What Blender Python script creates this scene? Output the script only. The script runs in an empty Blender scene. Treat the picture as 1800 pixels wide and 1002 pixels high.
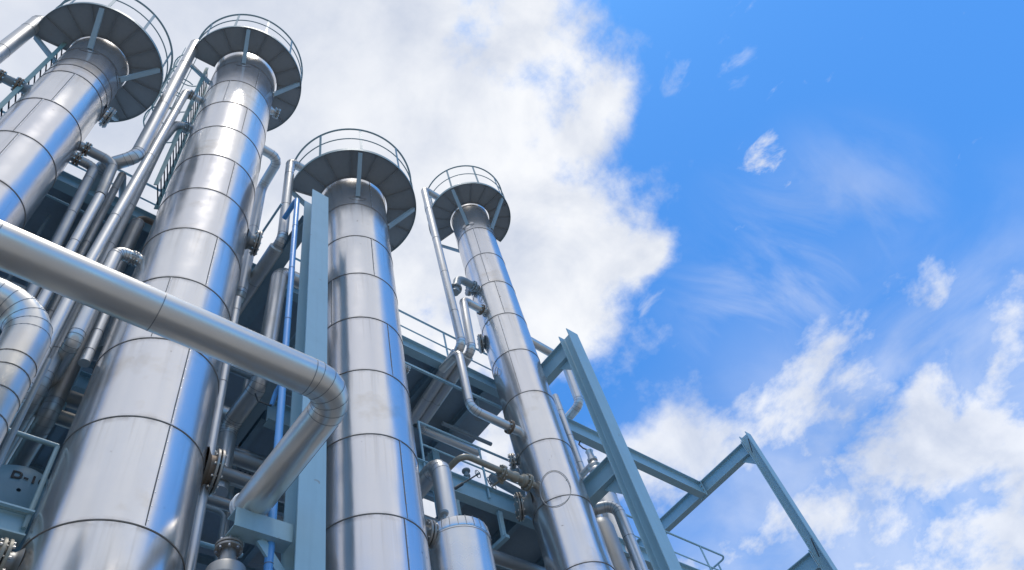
import bpy, math, random
from mathutils import Vector, Matrix
R_ = math.radians
PI = math.pi
random.seed(7)
SC = bpy.context.scene
COL = SC.collection

# ------------------------------------------------------------------ camera
cd = bpy.data.cameras.new("camera")
cam = bpy.data.objects.new("camera", cd); COL.objects.link(cam)
cd.sensor_width = 36.0; cd.lens = 27.07; cd.clip_start = 0.05; cd.clip_end = 5000
_r = Vector((.77067, -.60749, -.19241)); _u = Vector((-.43611, -.72298, .53583)); _f = Vector((.46462, .32904, .82211))
cam.matrix_world = Matrix(((_r.x, _u.x, -_f.x, 0), (_r.y, _u.y, -_f.y, 0), (_r.z, _u.z, -_f.z, 1.6), (0, 0, 0, 1)))
SC.camera = cam

# ------------------------------------------------------------------ light
SUN_AZ, SUN_EL = 246.0, 81.0
sd = bpy.data.lights.new("sun", 'SUN'); sd.energy = 1.7; sd.angle = R_(11); sd.color = (1, .955, .89)
sun = bpy.data.objects.new("sun", sd); COL.objects.link(sun)
sdir = Vector((math.cos(R_(SUN_AZ))*math.cos(R_(SUN_EL)), math.sin(R_(SUN_AZ))*math.cos(R_(SUN_EL)), math.sin(R_(SUN_EL))))
sun.rotation_euler = sdir.to_track_quat('Z', 'Y').to_euler(); sun.location = (0, -10, 40)
SC.view_settings.view_transform = 'Standard'; SC.view_settings.look = 'None'
SC.view_settings.exposure = 0.0; SC.view_settings.gamma = 1.0
SKY_STRENGTH = 0.10
SC.render.engine = 'CYCLES'
SC.cycles.use_adaptive_sampling = False
SC.cycles.use_denoising = True
SC.cycles.denoising_prefilter = 'ACCURATE'

# ------------------------------------------------------------------ node helper
class NT:
    def __init__(s, tree): s.t = tree; s.n = tree.nodes; s.l = tree.links
    def node(s, typ, **kw):
        nd = s.n.new(typ)
        for k, v in kw.items():
            if k == 'ins':
                for kk, vv in v.items(): s.put(nd.inputs[kk], vv)
            else: setattr(nd, k, v)
        return nd
    def put(s, sock, v):
        if hasattr(v, 'is_output') or isinstance(v, bpy.types.NodeSocket): s.l.new(v, sock)
        else: sock.default_value = v
    def math(s, op, a, b=0.0, c=0.0, clamp=False):
        nd = s.n.new('ShaderNodeMath'); nd.operation = op; nd.use_clamp = clamp
        s.put(nd.inputs[0], a); s.put(nd.inputs[1], b); s.put(nd.inputs[2], c); return nd.outputs[0]
    def vmath(s, op, a, b=(0, 0, 0), out=0):
        nd = s.n.new('ShaderNodeVectorMath'); nd.operation = op
        s.put(nd.inputs[0], a); s.put(nd.inputs[1], b); return nd.outputs[out]
    def noise(s, vec, scale, detail=4, rough=.5, dist=0.0, out='Fac'):
        nd = s.n.new('ShaderNodeTexNoise'); s.put(nd.inputs['Vector'], vec)
        nd.inputs['Scale'].default_value = scale; nd.inputs['Detail'].default_value = detail
        nd.inputs['Roughness'].default_value = rough; nd.inputs['Distortion'].default_value = dist
        return nd.outputs[out]
    def mr(s, v, a, b, c=0.0, d=1.0, smooth=False):
        nd = s.n.new('ShaderNodeMapRange'); nd.clamp = True
        if smooth: nd.interpolation_type = 'SMOOTHSTEP'
        s.put(nd.inputs[0], v)
        for i, x in enumerate((a, b, c, d)): s.put(nd.inputs[i+1], x)
        return nd.outputs[0]
    def mix(s, fac, a, b, blend='MIX'):
        nd = s.n.new('ShaderNodeMix'); nd.data_type = 'RGBA'; nd.blend_type = blend
        s.put(nd.inputs[0], fac); s.put(nd.inputs[6], a); s.put(nd.inputs[7], b); return nd.outputs[2]

# ------------------------------------------------------------------ world: blue sky with broken cloud
w = bpy.data.worlds.new("World"); SC.world = w; w.use_nodes = True
N = NT(w.node_tree); N.n.clear()
sky = N.node('ShaderNodeTexSky', sky_type='NISHITA', sun_disc=False, sun_elevation=R_(SUN_EL), sun_rotation=R_(90-SUN_AZ+360),
             altitude=0.0, air_density=1.0, dust_density=0.6, ozone_density=2.0)
geo = N.node('ShaderNodeTexCoord')
dirv = geo.outputs['Generated']
sep = N.node('ShaderNodeSeparateXYZ'); N.l.new(dirv, sep.inputs[0])
zc = N.math('MAXIMUM', sep.outputs[2], 0.07)
qx = N.math('DIVIDE', sep.outputs[0], zc); qy = N.math('DIVIDE', sep.outputs[1], zc)
cmb = N.node('ShaderNodeCombineXYZ'); N.l.new(qx, cmb.inputs[0]); N.l.new(qy, cmb.inputs[1])
q = cmb.outputs[0]
zd = N.math('ADD', N.math('MAXIMUM', sep.outputs[2], 0.0), .5)
dm = N.node('ShaderNodeCombineXYZ'); N.l.new(N.math('DIVIDE', N.math('MULTIPLY', sep.outputs[0], 1.55), zd), dm.inputs[0]); N.l.new(N.math('DIVIDE', N.math('MULTIPLY', sep.outputs[1], 1.55), zd), dm.inputs[1])
p_ = dm.outputs[0]
# cloud cover of the sky, as soft patches on the cloud layer (x, y, reach, amount)
PATCH = [(-.05, .42, .62, 1.25), (.28, .26, .34, .75), (.50, .30, .24, .60), (.64, .30, .20, .62), (.36, .08, .12, .50), (.45, .56, .40, .9), (.70, .44, .22, .60),
         (-.5, -.7, 1.0, 1.7), (-1.1, -.2, 1.1, 1.3), (-.12, -.40, .55, 1.0), (-.2, -1.2, .9, 1.0), (.10, -.66, .48, 1.1), (.50, -1.05, .50, .9),
         (.62, -.20, .34, -.9), (.86, -.20, .40, -.8), (.95, .16, .24, -.60), (.86, -.46, .38, -1.0), (1.35, -.48, .5, -.7), (.43, -.22, .24, -.9),
         (.735, .235, .08, .45), (1.40, .12, .42, .60), (1.75, .35, .65, .72), (1.10, .48, .28, .70), (1.25, .30, .24, .55),
         (2.6, .3, 1.2, 1.0), (.46, .0, .13, .55), (.49, .11, .11, .75), (0.2, 1.6, 1.2, .6), (1.5, -.95, .7, .6), (1.05, .95, .65, 1.0)]
cov = None
for (px, py, rr, am) in PATCH:
    d = N.vmath('DISTANCE', q, (px, py, 0), out=1)
    v = N.mr(d, 0.0, rr, am, 0.0, True)
    cov = v if cov is None else N.math('ADD', cov, v)
warp = N.node('ShaderNodeTexNoise'); N.l.new(p_, warp.inputs['Vector']); warp.inputs['Scale'].default_value = 3.0; warp.inputs['Detail'].default_value = 1.5
wv = N.vmath('SCALE', N.vmath('SUBTRACT', warp.outputs['Color'], (.5, .5, .5))); w.node_tree.nodes[-1].inputs['Scale'].default_value = .06
mp = N.node('ShaderNodeMapping'); mp.inputs['Rotation'].default_value = (0, 0, R_(-14)); mp.inputs['Scale'].default_value = (1.12, .90, 1)
N.l.new(N.vmath('ADD', p_, wv), mp.inputs['Vector'])
n1 = N.noise(N.vmath('ADD', p_, wv), 5.2, 11, .61)
n2 = N.noise(mp.outputs[0], 6.0, 11, .60, .1)
wisp = N.mr(qx, .75, 1.15, 0, 1)
nn = N.node('ShaderNodeMix'); nn.data_type = 'FLOAT'; N.l.new(wisp, nn.inputs[0]); N.l.new(n1, nn.inputs[2]); N.l.new(n2, nn.inputs[3])
dens = N.math('ADD', cov, N.math('MULTIPLY', N.math('SUBTRACT', nn.outputs[0], .5), N.mr(wisp, 0, 1, 2.7, 4.2)))
hardw = N.mr(wisp, 0, 1, .80, 1.15)
mask = N.mr(dens, .12, hardw, 0, 1, True)
mask = N.math('MULTIPLY', mask, N.mr(wisp, 0, 1, 1.0, .90))
# thin fibrous veil of high cloud in the clear part
mv = N.node('ShaderNodeMapping'); mv.inputs['Rotation'].default_value = (0, 0, R_(12)); mv.inputs['Scale'].default_value = (.42, 1.15, 1); N.l.new(N.vmath('ADD', p_, wv), mv.inputs['Vector'])
nv = N.noise(mv.outputs[0], 5.0, 9, .58, 1.3)
veil = N.math('MULTIPLY', N.mr(nv, .33, .72, 0, 1, True), N.mr(N.vmath('DISTANCE', q, (.98, .11, 0), out=1), .04, .32, .48, 0, True))
mask = N.math('MAXIMUM', mask, veil)
nv2 = N.noise(mp.outputs[0], 3.4, 8, .55, .8)
veil2 = N.math('MULTIPLY', N.mr(nv2, .30, .66, .12, 1, True), N.mr(N.vmath('DISTANCE', q, (1.75, .35, 0), out=1), .35, .95, .46, 0, True))
mask = N.math('MAXIMUM', mask, veil2)
# a few torn shreds of low cloud off the edge of the big one
sv = N.node('ShaderNodeMapping'); sv.inputs['Rotation'].default_value = (0, 0, R_(20)); sv.inputs['Scale'].default_value = (1.5, .75, 1); N.l.new(N.vmath('ADD', p_, wv), sv.inputs['Vector'])
ns = N.noise(sv.outputs[0], 15.0, 8, .62, .4)
for (px, py, rr, am, th) in ((.762, .010, .066, .85, .385), (.81, .115, .03, .5, .45), (.60, -.05, .085, .30, .47), (.565, .0, .06, .28, .48), (.55, -.13, .05, .25, .48), (.92, .33, .07, .4, .47), (.80, .30, .06, .4, .48)):
    f = N.mr(N.vmath('DISTANCE', q, (px, py, 0), out=1), rr*.35, rr, 1, 0, True)
    sh_ = N.mr(N.math('ADD', ns, N.math('MULTIPLY', N.math('SUBTRACT', f, 1.0), .28)), th, th+.22, 0, am, True)
    mask = N.math('MAXIMUM', mask, sh_)
# soft grey modelling inside the clouds
n3 = N.noise(N.vmath('ADD', p_, (3.3, 1.7, 0)), 5.0, 6, .55, .3)
n4 = N.noise(N.vmath('ADD', p_, (7.3, 5.7, 0)), 17.0, 5, .55)
shade = N.math('ADD', N.math('MULTIPLY', N.mr(n3, .22, .66, 0, 1, True), N.mr(qx, .38, -.05, 1.0, .45)), N.math('MULTIPLY', N.math('SUBTRACT', n4, .5), .5), clamp=True)
ccol = N.mix(shade, (5.7, 6.35, 7.75, 1), (9.5, 9.7, 10.1, 1))
blue = N.mix(1.0, sky.outputs[0], (.67, 1.62, 2.45, 1), 'MULTIPLY')
hor = N.mr(sep.outputs[2], .0, .55, .45, 0)
blue = N.mix(hor, blue, (3.6, 5.4, 8.2, 1))
skyc = N.mix(mask, blue, ccol)
bg = N.node('ShaderNodeBackground'); N.l.new(skyc, bg.inputs[0]); bg.inputs[1].default_value = SKY_STRENGTH
wo = N.node('ShaderNodeOutputWorld'); N.l.new(bg.outputs[0], wo.inputs[0])

# ------------------------------------------------------------------ materials
def new_mat(name):
    m = bpy.data.materials.new(name); m.use_nodes = True
    t = NT(m.node_tree); t.n.clear()
    b = t.node('ShaderNodeBsdfPrincipled'); o = t.node('ShaderNodeOutputMaterial'); t.l.new(b.outputs[0], o.inputs[0])
    return m, t, b

def steel(name, base, rough, sheets=False, wob=.004, stain=.0, pitch=1.22, metal=.87):
    m = bpy.data.materials.new(name); m.use_nodes = True
    t = NT(m.node_tree); t.n.clear()
    gl = t.node('ShaderNodeBsdfAnisotropic', distribution='GGX'); df = t.node('ShaderNodeBsdfDiffuse')
    mx = t.node('ShaderNodeMixShader'); mx.inputs[0].default_value = metal; t.l.new(df.outputs[0], mx.inputs[1]); t.l.new(gl.outputs[0], mx.inputs[2])
    mo = t.node('ShaderNodeOutputMaterial'); t.l.new(mx.outputs[0], mo.inputs[0])
    tc = t.node('ShaderNodeTexCoord'); oc = tc.outputs['Object']
    oi = t.node('ShaderNodeObjectInfo')
    rnd = oi.outputs['Random']
    off = t.node('ShaderNodeCombineXYZ'); t.l.new(t.math('MULTIPLY', rnd, 37.0), off.inputs[0]); t.l.new(t.math('MULTIPLY', rnd, 11.0), off.inputs[1])
    p = t.vmath('ADD', oc, off.outputs[0])
    sp = t.node('ShaderNodeSeparateXYZ'); t.l.new(oc, sp.inputs[0])
    fine = t.noise(p, 9.0, 2, .5); mid = t.noise(p, 2.4, 4, .55)
    if sheets:
        zz = t.math('DIVIDE', sp.outputs[2], pitch)
        idx = t.math('FLOOR', zz); fr = t.math('FRACT', zz)
        wn = t.node('ShaderNodeTexWhiteNoise', noise_dimensions='2D')
        c2 = t.node('ShaderNodeCombineXYZ'); t.l.new(idx, c2.inputs[0]); t.l.new(t.math('MULTIPLY', rnd, 91.0), c2.inputs[1]); t.l.new(c2.outputs[0], wn.inputs['Vector'])
        sh = wn.outputs['Value']
        shift = t.vmath('SCALE', wn.outputs['Color']); t.n[-1].inputs['Scale'].default_value = 9.0
        p = t.vmath('ADD', p, shift)
    stretch = t.node('ShaderNodeMapping'); stretch.inputs['Scale'].default_value = (1, 1, .42); t.l.new(p, stretch.inputs['Vector'])
    big = t.noise(stretch.outputs[0], 2.1, 2, .45)
    small = t.noise(p, 7.0, 2, .5)
    h = t.math('ADD', big, t.math('MULTIPLY', small, .025 if sheets else .0))
    bump = t.node('ShaderNodeBump'); bump.inputs['Strength'].default_value = 1.0; bump.inputs['Distance'].default_value = wob
    t.l.new(h, bump.inputs['Height'])
    t.l.new(bump.outputs[0], gl.inputs['Normal']); t.l.new(bump.outputs[0], df.inputs['Normal'])
    col = t.mix(t.mr(mid, .3, .75), base + (1,), tuple(c*.93 for c in base) + (1,))
    if sheets:
        col = t.mix(t.mr(sh, 0, 1, 0, .9), col, tuple(c*.90 for c in base[:2]) + (base[2]*.93, 1))
        # grime gathered under and over each lap
        under = t.math('ADD', t.mr(fr, .93, 1.0, 0, 1), t.mr(fr, .035, 0.0, 0, .7))
        gr = t.math('MULTIPLY', under, t.mr(t.noise(p, 5.5, 6, .65), .42, .66))
        specks = t.mr(t.noise(p, 15.0, 3, .5), .715, .75)
        gr = t.math('MAXIMUM', t.math('MULTIPLY', gr, .75), t.math('MULTIPLY', specks, t.mr(mid, .5, .6)))
        col = t.mix(t.math('MULTIPLY', gr, .85), col, (.20, .165, .13, 1))
        # rain runs below the laps and a few tan stains
        rn = t.node('ShaderNodeMapping'); rn.inputs['Scale'].default_value = (14, 14, .5); t.l.new(p, rn.inputs['Vector'])
        runs = t.math('MULTIPLY', t.mr(t.noise(rn.outputs[0], 1.0, 4, .6), .52, .75), t.mr(fr, .2, 1.0, 0, .42))
        col = t.mix(runs, col, (.42, .38, .33, 1))
        tan = t.math('MULTIPLY', t.mr(t.noise(p, 1.15, 5, .6), .58, .74), .46)
        col = t.mix(tan, col, (.52, .42, .29, 1))
    if stain > 0:
        sm = t.math('MULTIPLY', t.mr(t.noise(p, 1.6, 5, .6), .55, .8), stain)
        col = t.mix(sm, col, (base[0]*.78, base[1]*.68, base[2]*.52, 1))
    t.l.new(col, gl.inputs['Color']); t.l.new(col, df.inputs['Color'])
    rg = t.math('ADD', t.mr(mid, .3, .75, rough*.85, rough*1.2), t.math('MULTIPLY', t.math('SUBTRACT', fine, .5), .04))
    t.l.new(rg, gl.inputs['Roughness'])
    return m

def paint(name, base, rough=.45, dirt=.35, metal=0.0, bumpy=.0003, chip=(.25, .2, .16)):
    m, t, b = new_mat(name)
    tc = t.node('ShaderNodeTexCoord'); oi = t.node('ShaderNodeObjectInfo')
    off = t.node('ShaderNodeCombineXYZ'); t.l.new(t.math('MULTIPLY', oi.outputs['Random'], 23.0), off.inputs[0])
    p = t.vmath('ADD', tc.outputs['Object'], off.outputs[0])
    n = t.noise(p, 3.0, 6, .6); n2_ = t.noise(p, 10.0, 2, .5)
    col = t.mix(t.math('MULTIPLY', t.mr(n, .4, .75), dirt), base + (1,), tuple(c*.72 for c in base) + (1,))
    rn = t.node('ShaderNodeMapping'); rn.inputs['Scale'].default_value = (16, 16, .8); t.l.new(p, rn.inputs['Vector'])
    col = t.mix(t.math('MULTIPLY', t.mr(t.noise(rn.outputs[0], 1.0, 4, .6), .50, .78), dirt*.7), col, tuple(c*.55 for c in base) + (1,))
    ch = t.math('MULTIPLY', t.mr(n2_, .70, .74), t.mr(n, .5, .62))
    col = t.mix(t.math('MULTIPLY', ch, .6), col, chip + (1,))
    t.l.new(col, b.inputs['Base Color'])
    b.inputs['Metallic'].default_value = metal
    t.l.new(t.mr(n, .3, .8, rough*.85, min(1, rough*1.25)), b.inputs['Roughness'])
    if bumpy <= 0: return m
    bump = t.node('ShaderNodeBump'); bump.inputs['Distance'].default_value = bumpy; t.l.new(n2_, bump.inputs['Height']); t.l.new(bump.outputs[0], b.inputs['Normal'])
    return m

M = {}
M['clad'] = steel('stainless_cladding', (.87, .84, .81), .21, True, .0105)
M['pipe'] = steel('pipe_cladding', (.72, .70, .67), .38, False, .0018, .30, metal=.80)
M['vessel'] = steel('vessel_cladding', (.80, .78, .75), .26, False, .006, .2)
M['bigpipe'] = steel('line_cladding', (.78, .745, .69), .33, False, .0024, .45, metal=.78)
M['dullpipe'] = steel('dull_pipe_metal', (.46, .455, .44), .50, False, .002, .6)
M['seam'] = paint('lap_joint', (.185, .165, .145), .6, .3)
M['lap'] = paint('lap_edge', (.34, .33, .315), .45, .3, .6)
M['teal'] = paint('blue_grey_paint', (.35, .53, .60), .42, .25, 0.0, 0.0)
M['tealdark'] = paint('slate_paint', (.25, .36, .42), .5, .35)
M['under'] = paint('platform_plate', (.245, .268, .285), .55, .3)
M['rail'] = paint('railing_paint', (.25, .35, .36), .42, .3)
M['ladder'] = paint('ladder_paint', (.22, .38, .37), .42, .3)
M['bluepipe'] = paint('blue_paint', (.13, .38, .74), .32, .15)
M['flange'] = paint('flange_metal', (.40, .37, .33), .45, .6, .7, .0015, (.2, .1, .05))
M['rustflange'] = paint('weathered_flange', (.27, .20, .145), .6, .6, .35, .002, (.2, .09, .04))
M['brown'] = paint('khaki_paint', (.39, .345, .265), .42, .5, .15, .0012, (.22, .12, .06))
M['greypipe'] = paint('grey_pipe_paint', (.27, .31, .325), .42, .45)
M['bolt'] = paint('bolt_metal', (.62, .62, .62), .3, .2, 1.0)
M['deckunder'] = paint('floor_plate_paint', (.30, .38, .43), .5, .4)
M['sleeve'] = paint('sleeve_metal', (.62, .61, .585), .38, .3, .45)
M['drum'] = paint('drum_paint', (.20, .31, .355), .45, .3)
M['brace'] = paint('brace_paint', (.33, .40, .415), .5, .3)
M['dark'] = paint('dark_steel', (.05, .055, .06), .55, .3)
M['black'] = paint('black_lettering', (.015, .016, .018), .5, .1)
M['white'] = paint('white_paint', (.72, .73, .72), .45, .3)

def ground_mat():
    m, t, b = new_mat('concrete')
    tc = t.node('ShaderNodeTexCoord'); n = t.noise(tc.outputs['Object'], .35, 8, .6); n2_ = t.noise(tc.outputs['Object'], 6.0, 6, .6)
    c = t.mix(t.mr(n, .3, .7), (.27, .245, .21, 1), (.36, .33, .285, 1))
    c = t.mix(t.mr(n2_, .45, .7, 0, .35), c, (.13, .12, .105, 1))
    t.l.new(c, b.inputs['Base Color']); b.inputs['Roughness'].default_value = .85
    bp = t.node('ShaderNodeBump'); bp.inputs['Distance'].default_value = .004; t.l.new(n2_, bp.inputs['Height']); t.l.new(bp.outputs[0], b.inputs['Normal'])
    return m
M['ground'] = ground_mat()
M['dark_sheet'] = paint('dark_sheet_surface', (.075, .075, .075), .85, .4, 0, .003, (.12, .115, .10))  # made-up dark ground colour, for the sheet mirrored in the thick pipe
def tray_mat():
    m, t, b = new_mat('perforated_tray')
    tc = t.node('ShaderNodeTexCoord')
    vx = t.node('ShaderNodeTexVoronoi', distance='EUCLIDEAN'); vx.inputs['Scale'].default_value = 14.0; vx.inputs['Randomness'].default_value = 0.0
    t.l.new(tc.outputs['Object'], vx.inputs['Vector'])
    c = t.mix(t.mr(vx.outputs['Distance'], .20, .26), (.02, .022, .024, 1), (.26, .27, .27, 1))
    t.l.new(c, b.inputs['Base Color']); b.inputs['Roughness'].default_value = .55; b.inputs['Metallic'].default_value = .3
    return m
M['tray'] = tray_mat()

# ------------------------------------------------------------------ mesh builder
def frame(d):
    d = Vector(d).normalized()
    a = Vector((0, 0, 1)) if abs(d.z) < .9 else Vector((1, 0, 0))
    x = a.cross(d).normalized(); y = d.cross(x).normalized()
    return d, x, y

class MB:
    def __init__(s): s.v = []; s.f = []; s.m = []; s.mats = []
    def mi(s, k):
        if k not in s.mats: s.mats.append(k)
        return s.mats.index(k)
    def face(s, idx, k): s.f.append(idx); s.m.append(s.mi(k))
    def loops(s, rings, k, closed=True, ks=None):
        """rings: list of lists of points, quads between neighbours"""
        base = []
        for r in rings:
            base.append(len(s.v)); s.v += [tuple(p) for p in r]
        n = len(rings[0])
        for i in range(len(rings)-1):
            kk = ks[i] if ks else k
            for j in range(n if closed else n-1):
                a = base[i]+j; b_ = base[i]+(j+1) % n; c = base[i+1]+(j+1) % n; d = base[i+1]+j
                s.face((a, b_, c, d), kk)
        return base, n
    def cap(s, ring, k, flip=False):
        b0 = len(s.v); s.v += [tuple(p) for p in ring]
        idx = list(range(b0, b0+len(ring)))
        s.face(tuple(reversed(idx)) if flip else tuple(idx), k)
    def tube(s, pts, r, k, seg=16, caps=True):
        pts = [Vector(p) for p in pts]
        n = len(pts); rs = r if isinstance(r, (list, tuple)) else [r]*n
        tang = []
        for i in range(n):
            if i == 0: t = pts[1]-pts[0]
            elif i == n-1: t = pts[-1]-pts[-2]
            else: t = (pts[i]-pts[i-1]).normalized()+(pts[i+1]-pts[i]).normalized()
            tang.append(t.normalized())
        d, x, y = frame(tang[0]); rings = []
        for i in range(n):
            if i:
                ax = tang[i-1].cross(tang[i])
                if ax.length > 1e-6:
                    q_ = Matrix.Rotation(tang[i-1].angle(tang[i]), 3, ax.normalized()); x = q_ @ x; y = q_ @ y
            sc = 1.0
            rings.append([pts[i]+(x*math.cos(2*PI*j/seg)+y*math.sin(2*PI*j/seg))*rs[i]*sc for j in range(seg)])
        s.loops(rings, k)
        if caps: s.cap(rings[0], k, True); s.cap(rings[-1], k)
    def lathe(s, o, d, prof, k, seg=32, ks=None, caps=True):
        """prof: (radius, distance along d)"""
        o = Vector(o); d, x, y = frame(d); rings = []
        for (r, h) in prof:
            rings.append([o+d*h+(x*math.cos(2*PI*j/seg)+y*math.sin(2*PI*j/seg))*max(r, 1e-4) for j in range(seg)])
        s.loops(rings, k, ks=ks)
        if caps:
            s.cap(rings[0], ks[0] if ks else k, True); s.cap(rings[-1], ks[-1] if ks else k)
    def box(s, c, size, k, rot=None):
        c = Vector(c); hx, hy, hz = [a/2 for a in size]
        P = [Vector((sx*hx, sy*hy, sz*hz)) for sz in (-1, 1) for sy in (-1, 1) for sx in (-1, 1)]
        if rot is not None: P = [rot @ p for p in P]
        b0 = len(s.v); s.v += [tuple(c+p) for p in P]
        for q_ in ((0, 2, 3, 1), (4, 5, 7, 6), (0, 1, 5, 4), (2, 6, 7, 3), (0, 4, 6, 2), (1, 3, 7, 5)):
            s.face(tuple(b0+i for i in q_), k)
    def bar(s, a, b, wd, ht, k, up=(0, 0, 1)):
        """rectangular bar a->b, wd sideways, ht along up"""
        a = Vector(a); b = Vector(b); d = (b-a); L = d.length; d.normalize()
        x = d.cross(Vector(up)).normalized(); y = x.cross(d).normalized()
        rot = Matrix((x, d, y)).transposed()
        s.box((a+b)/2, (wd, L, ht), k, rot)
    def prof_ext(s, a, b, poly, k, up=(0, 0, 1)):
        """closed 2-D outline (side, up) swept from a to b"""
        a = Vector(a); b = Vector(b); d = (b-a).normalized()
        x = d.cross(Vector(up)).normalized(); y = x.cross(d).normalized()
        r0 = [a+x*p[0]+y*p[1] for p in poly]; r1 = [b+x*p[0]+y*p[1] for p in poly]
        s.loops([r0, r1], k); s.cap(r0, k, True); s.cap(r1, k)
    def hbeam(s, a, b, h, wd, k, tf=.014, tw=.010, up=(0, 0, 1)):
        W = wd/2; H = h/2; t = tw/2; fl = .012
        poly = [(-W, -H), (W, -H), (W, -H+tf), (t+fl, -H+tf), (t, -H+tf+fl), (t, H-tf-fl), (t+fl, H-tf), (W, H-tf), (W, H), (-W, H), (-W, H-tf), (-t-fl, H-tf), (-t, H-tf-fl), (-t, -H+tf+fl), (-t-fl, -H+tf), (-W, -H+tf)]
        s.prof_ext(a, b, poly, k, up)
    def arc_strip(s, c, r0, r1, z0, z1, a0, a1, k, n=48):
        """solid annular sector with its own thickness"""
        rings = []
        for i in range(n+1):
            a = a0+(a1-a0)*i/n; ca, sa = math.cos(a), math.sin(a)
            rings.append([Vector((c[0]+r*ca, c[1]+r*sa, z)) for r, z in ((r0, z0), (r1, z0), (r1, z1), (r0, z1))])
        s.loops(rings, k); s.cap(rings[0], k, True); s.cap(rings[-1], k)
    def arc_tube(s, c, r, z, a0, a1, tr, k, n=48, seg=8):
        s.tube([(c[0]+r*math.cos(a0+(a1-a0)*i/n), c[1]+r*math.sin(a0+(a1-a0)*i/n), z) for i in range(n+1)], tr, k, seg)
    def build(s, name, parent=None, loc=(0, 0, 0), angle=38, smooth=True):
        me = bpy.data.meshes.new(name)
        L = Vector(loc)
        me.from_pydata([tuple(Vector(v)-L) for v in s.v], [], s.f)
        for k in s.mats: me.materials.append(M[k])
        me.polygons.foreach_set('material_index', s.m)
        if smooth:
            me.polygons.foreach_set('use_smooth', [True]*len(s.f)); me.set_sharp_from_angle(angle=R_(angle))
        me.update()
        o = bpy.data.objects.new(name, me); COL.objects.link(o)
        if parent is not None:
            o.parent = parent; o.location = L-parent_world(parent)
        else: o.location = L
        return o

def parent_world(p):
    v = Vector((0, 0, 0))
    while p is not None: v += p.location; p = p.parent
    return v

def tag(o, label=None, cat=None, group=None, kind=None):
    if label: o['label'] = label
    if cat: o['category'] = cat
    if group: o['group'] = group
    if kind: o['kind'] = kind
    return o
def thing(name, loc, label, cat, group=None):
    o = bpy.data.objects.new(name, None); COL.objects.link(o); o.location = loc; o.empty_display_size = .2
    return tag(o, label, cat, group)

# ------------------------------------------------------------------ piping helpers
def bend(pts, R, n=6):
    """round the corners of a polyline; returns points and which are bend joints"""
    P = [Vector(p) for p in pts]; out = [P[0]]; arcs = []
    for i in range(1, len(P)-1):
        a = (P[i-1]-P[i]).normalized(); b = (P[i+1]-P[i]).normalized()
        th = a.angle(b)
        if th > PI-.02: out.append(P[i]); continue
        cut = min(R/math.tan(th/2), (P[i-1]-P[i]).length*.49, (P[i+1]-P[i]).length*.49); rad = cut*math.tan(th/2)
        c = P[i]+(a+b).normalized()*(rad/math.sin(th/2))
        p0 = P[i]+a*cut; p1 = P[i]+b*cut
        v0 = p0-c; v1 = p1-c; ax = v0.cross(v1).normalized(); ang = v0.angle(v1); arc = []
        for j in range(n+1): arc.append(c+Matrix.Rotation(ang*j/n, 3, ax) @ v0)
        out += arc; arcs.append(arc)
    out.append(P[-1])
    return out, arcs
def ringline(mb, pos, d, r, k='seam', wd=.008, t=.003):
    mb.lathe(Vector(pos)-Vector(d).normalized()*wd/2, d, [(r-.002, 0), (r+t, 0), (r+t, wd), (r-.002, wd)], k, 24, caps=False)
def pipe_mb(pts, r, k='pipe', R=None, n=6, seg=20, seams=.0, start=.4, gore=True, lap=True, mb=None):
    mb = mb or MB()
    R = R or r*2.6
    path, arcs = bend(pts, R, n)
    mb.tube(path, r, k, seg)
    sk = 'seam' if lap else k
    for arc in arcs:
        for j, p in enumerate(arc):
            d = (arc[min(j+1, len(arc)-1)]-arc[max(j-1, 0)])
            if gore or j in (0, len(arc)-1): ringline(mb, p, d, r, 'lap' if lap else k, .006, .0025)
    if seams:
        for a, b in zip(path[:-1], path[1:]):
            L = (b-a).length
            if L > seams*.7:
                x = start
                while x < L-.1:
                    ringline(mb, a+(b-a)*(x/L), b-a, r, 'seam', .007, .0022); x += seams
    return mb
def flange_mb(mb, pos, d, r, th, k='flange', bolts=8, br=None, bk='bolt'):
    d = Vector(d).normalized(); mb.lathe(Vector(pos)-d*th/2, d, [(r*.96, 0), (r, th*.15), (r, th*.85), (r*.96, th)], k, 28)
    if bolts:
        _, x, y = frame(d); br = br or r*.82
        for i in range(bolts):
            a = 2*PI*(i+.5)/bolts; c = Vector(pos)+(x*math.cos(a)+y*math.sin(a))*br
            mb.lathe(c-d*(th/2+.02), d, [(.012, 0), (.012, th+.04)], bk, 6)
def flange_pair(mb, pos, d, r, th=.03, gap=.012, k='flange', bolts=8):
    d = Vector(d).normalized(); p = Vector(pos)
    flange_mb(mb, p-d*(th+gap)/2, d, r, th, k, 0); flange_mb(mb, p+d*(th+gap)/2, d, r, th, k, 0)
    _, x, y = frame(d)
    mb.lathe(p-d*gap/2, d, [(r*.7, 0), (r*.7, gap)], 'dark', 20)
    for i in range(bolts):
        a = 2*PI*(i+.5)/bolts; c = p+(x*math.cos(a)+y*math.sin(a))*r*.84; L = 2*th+gap+.03
        mb.lathe(c-d*L/2, d, [(.007, 0), (.007, L)], 'bolt', 6)
        for sgn in (-1, 1): mb.lathe(c+d*(sgn*(th+gap/2+.01)-.009), d, [(.014, 0), (.014, .018)], 'bolt', 6)
def wheel_mb(c, d, r, k='greypipe', spokes=4, tr=.008):
    mb = MB(); d, x, y = frame(d); c = Vector(c)
    ring = [c+(x*math.cos(2*PI*i/28)+y*math.sin(2*PI*i/28))*r for i in range(29)]
    mb.tube(ring, tr, k, 8, caps=False)
    for i in range(spokes):
        a = 2*PI*i/spokes; mb.tube([c, c+(x*math.cos(a)+y*math.sin(a))*r], tr*.8, k, 6)
    mb.lathe(c-d*.02, d, [(.02, 0), (.02, .04)], k, 10); return mb

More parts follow.
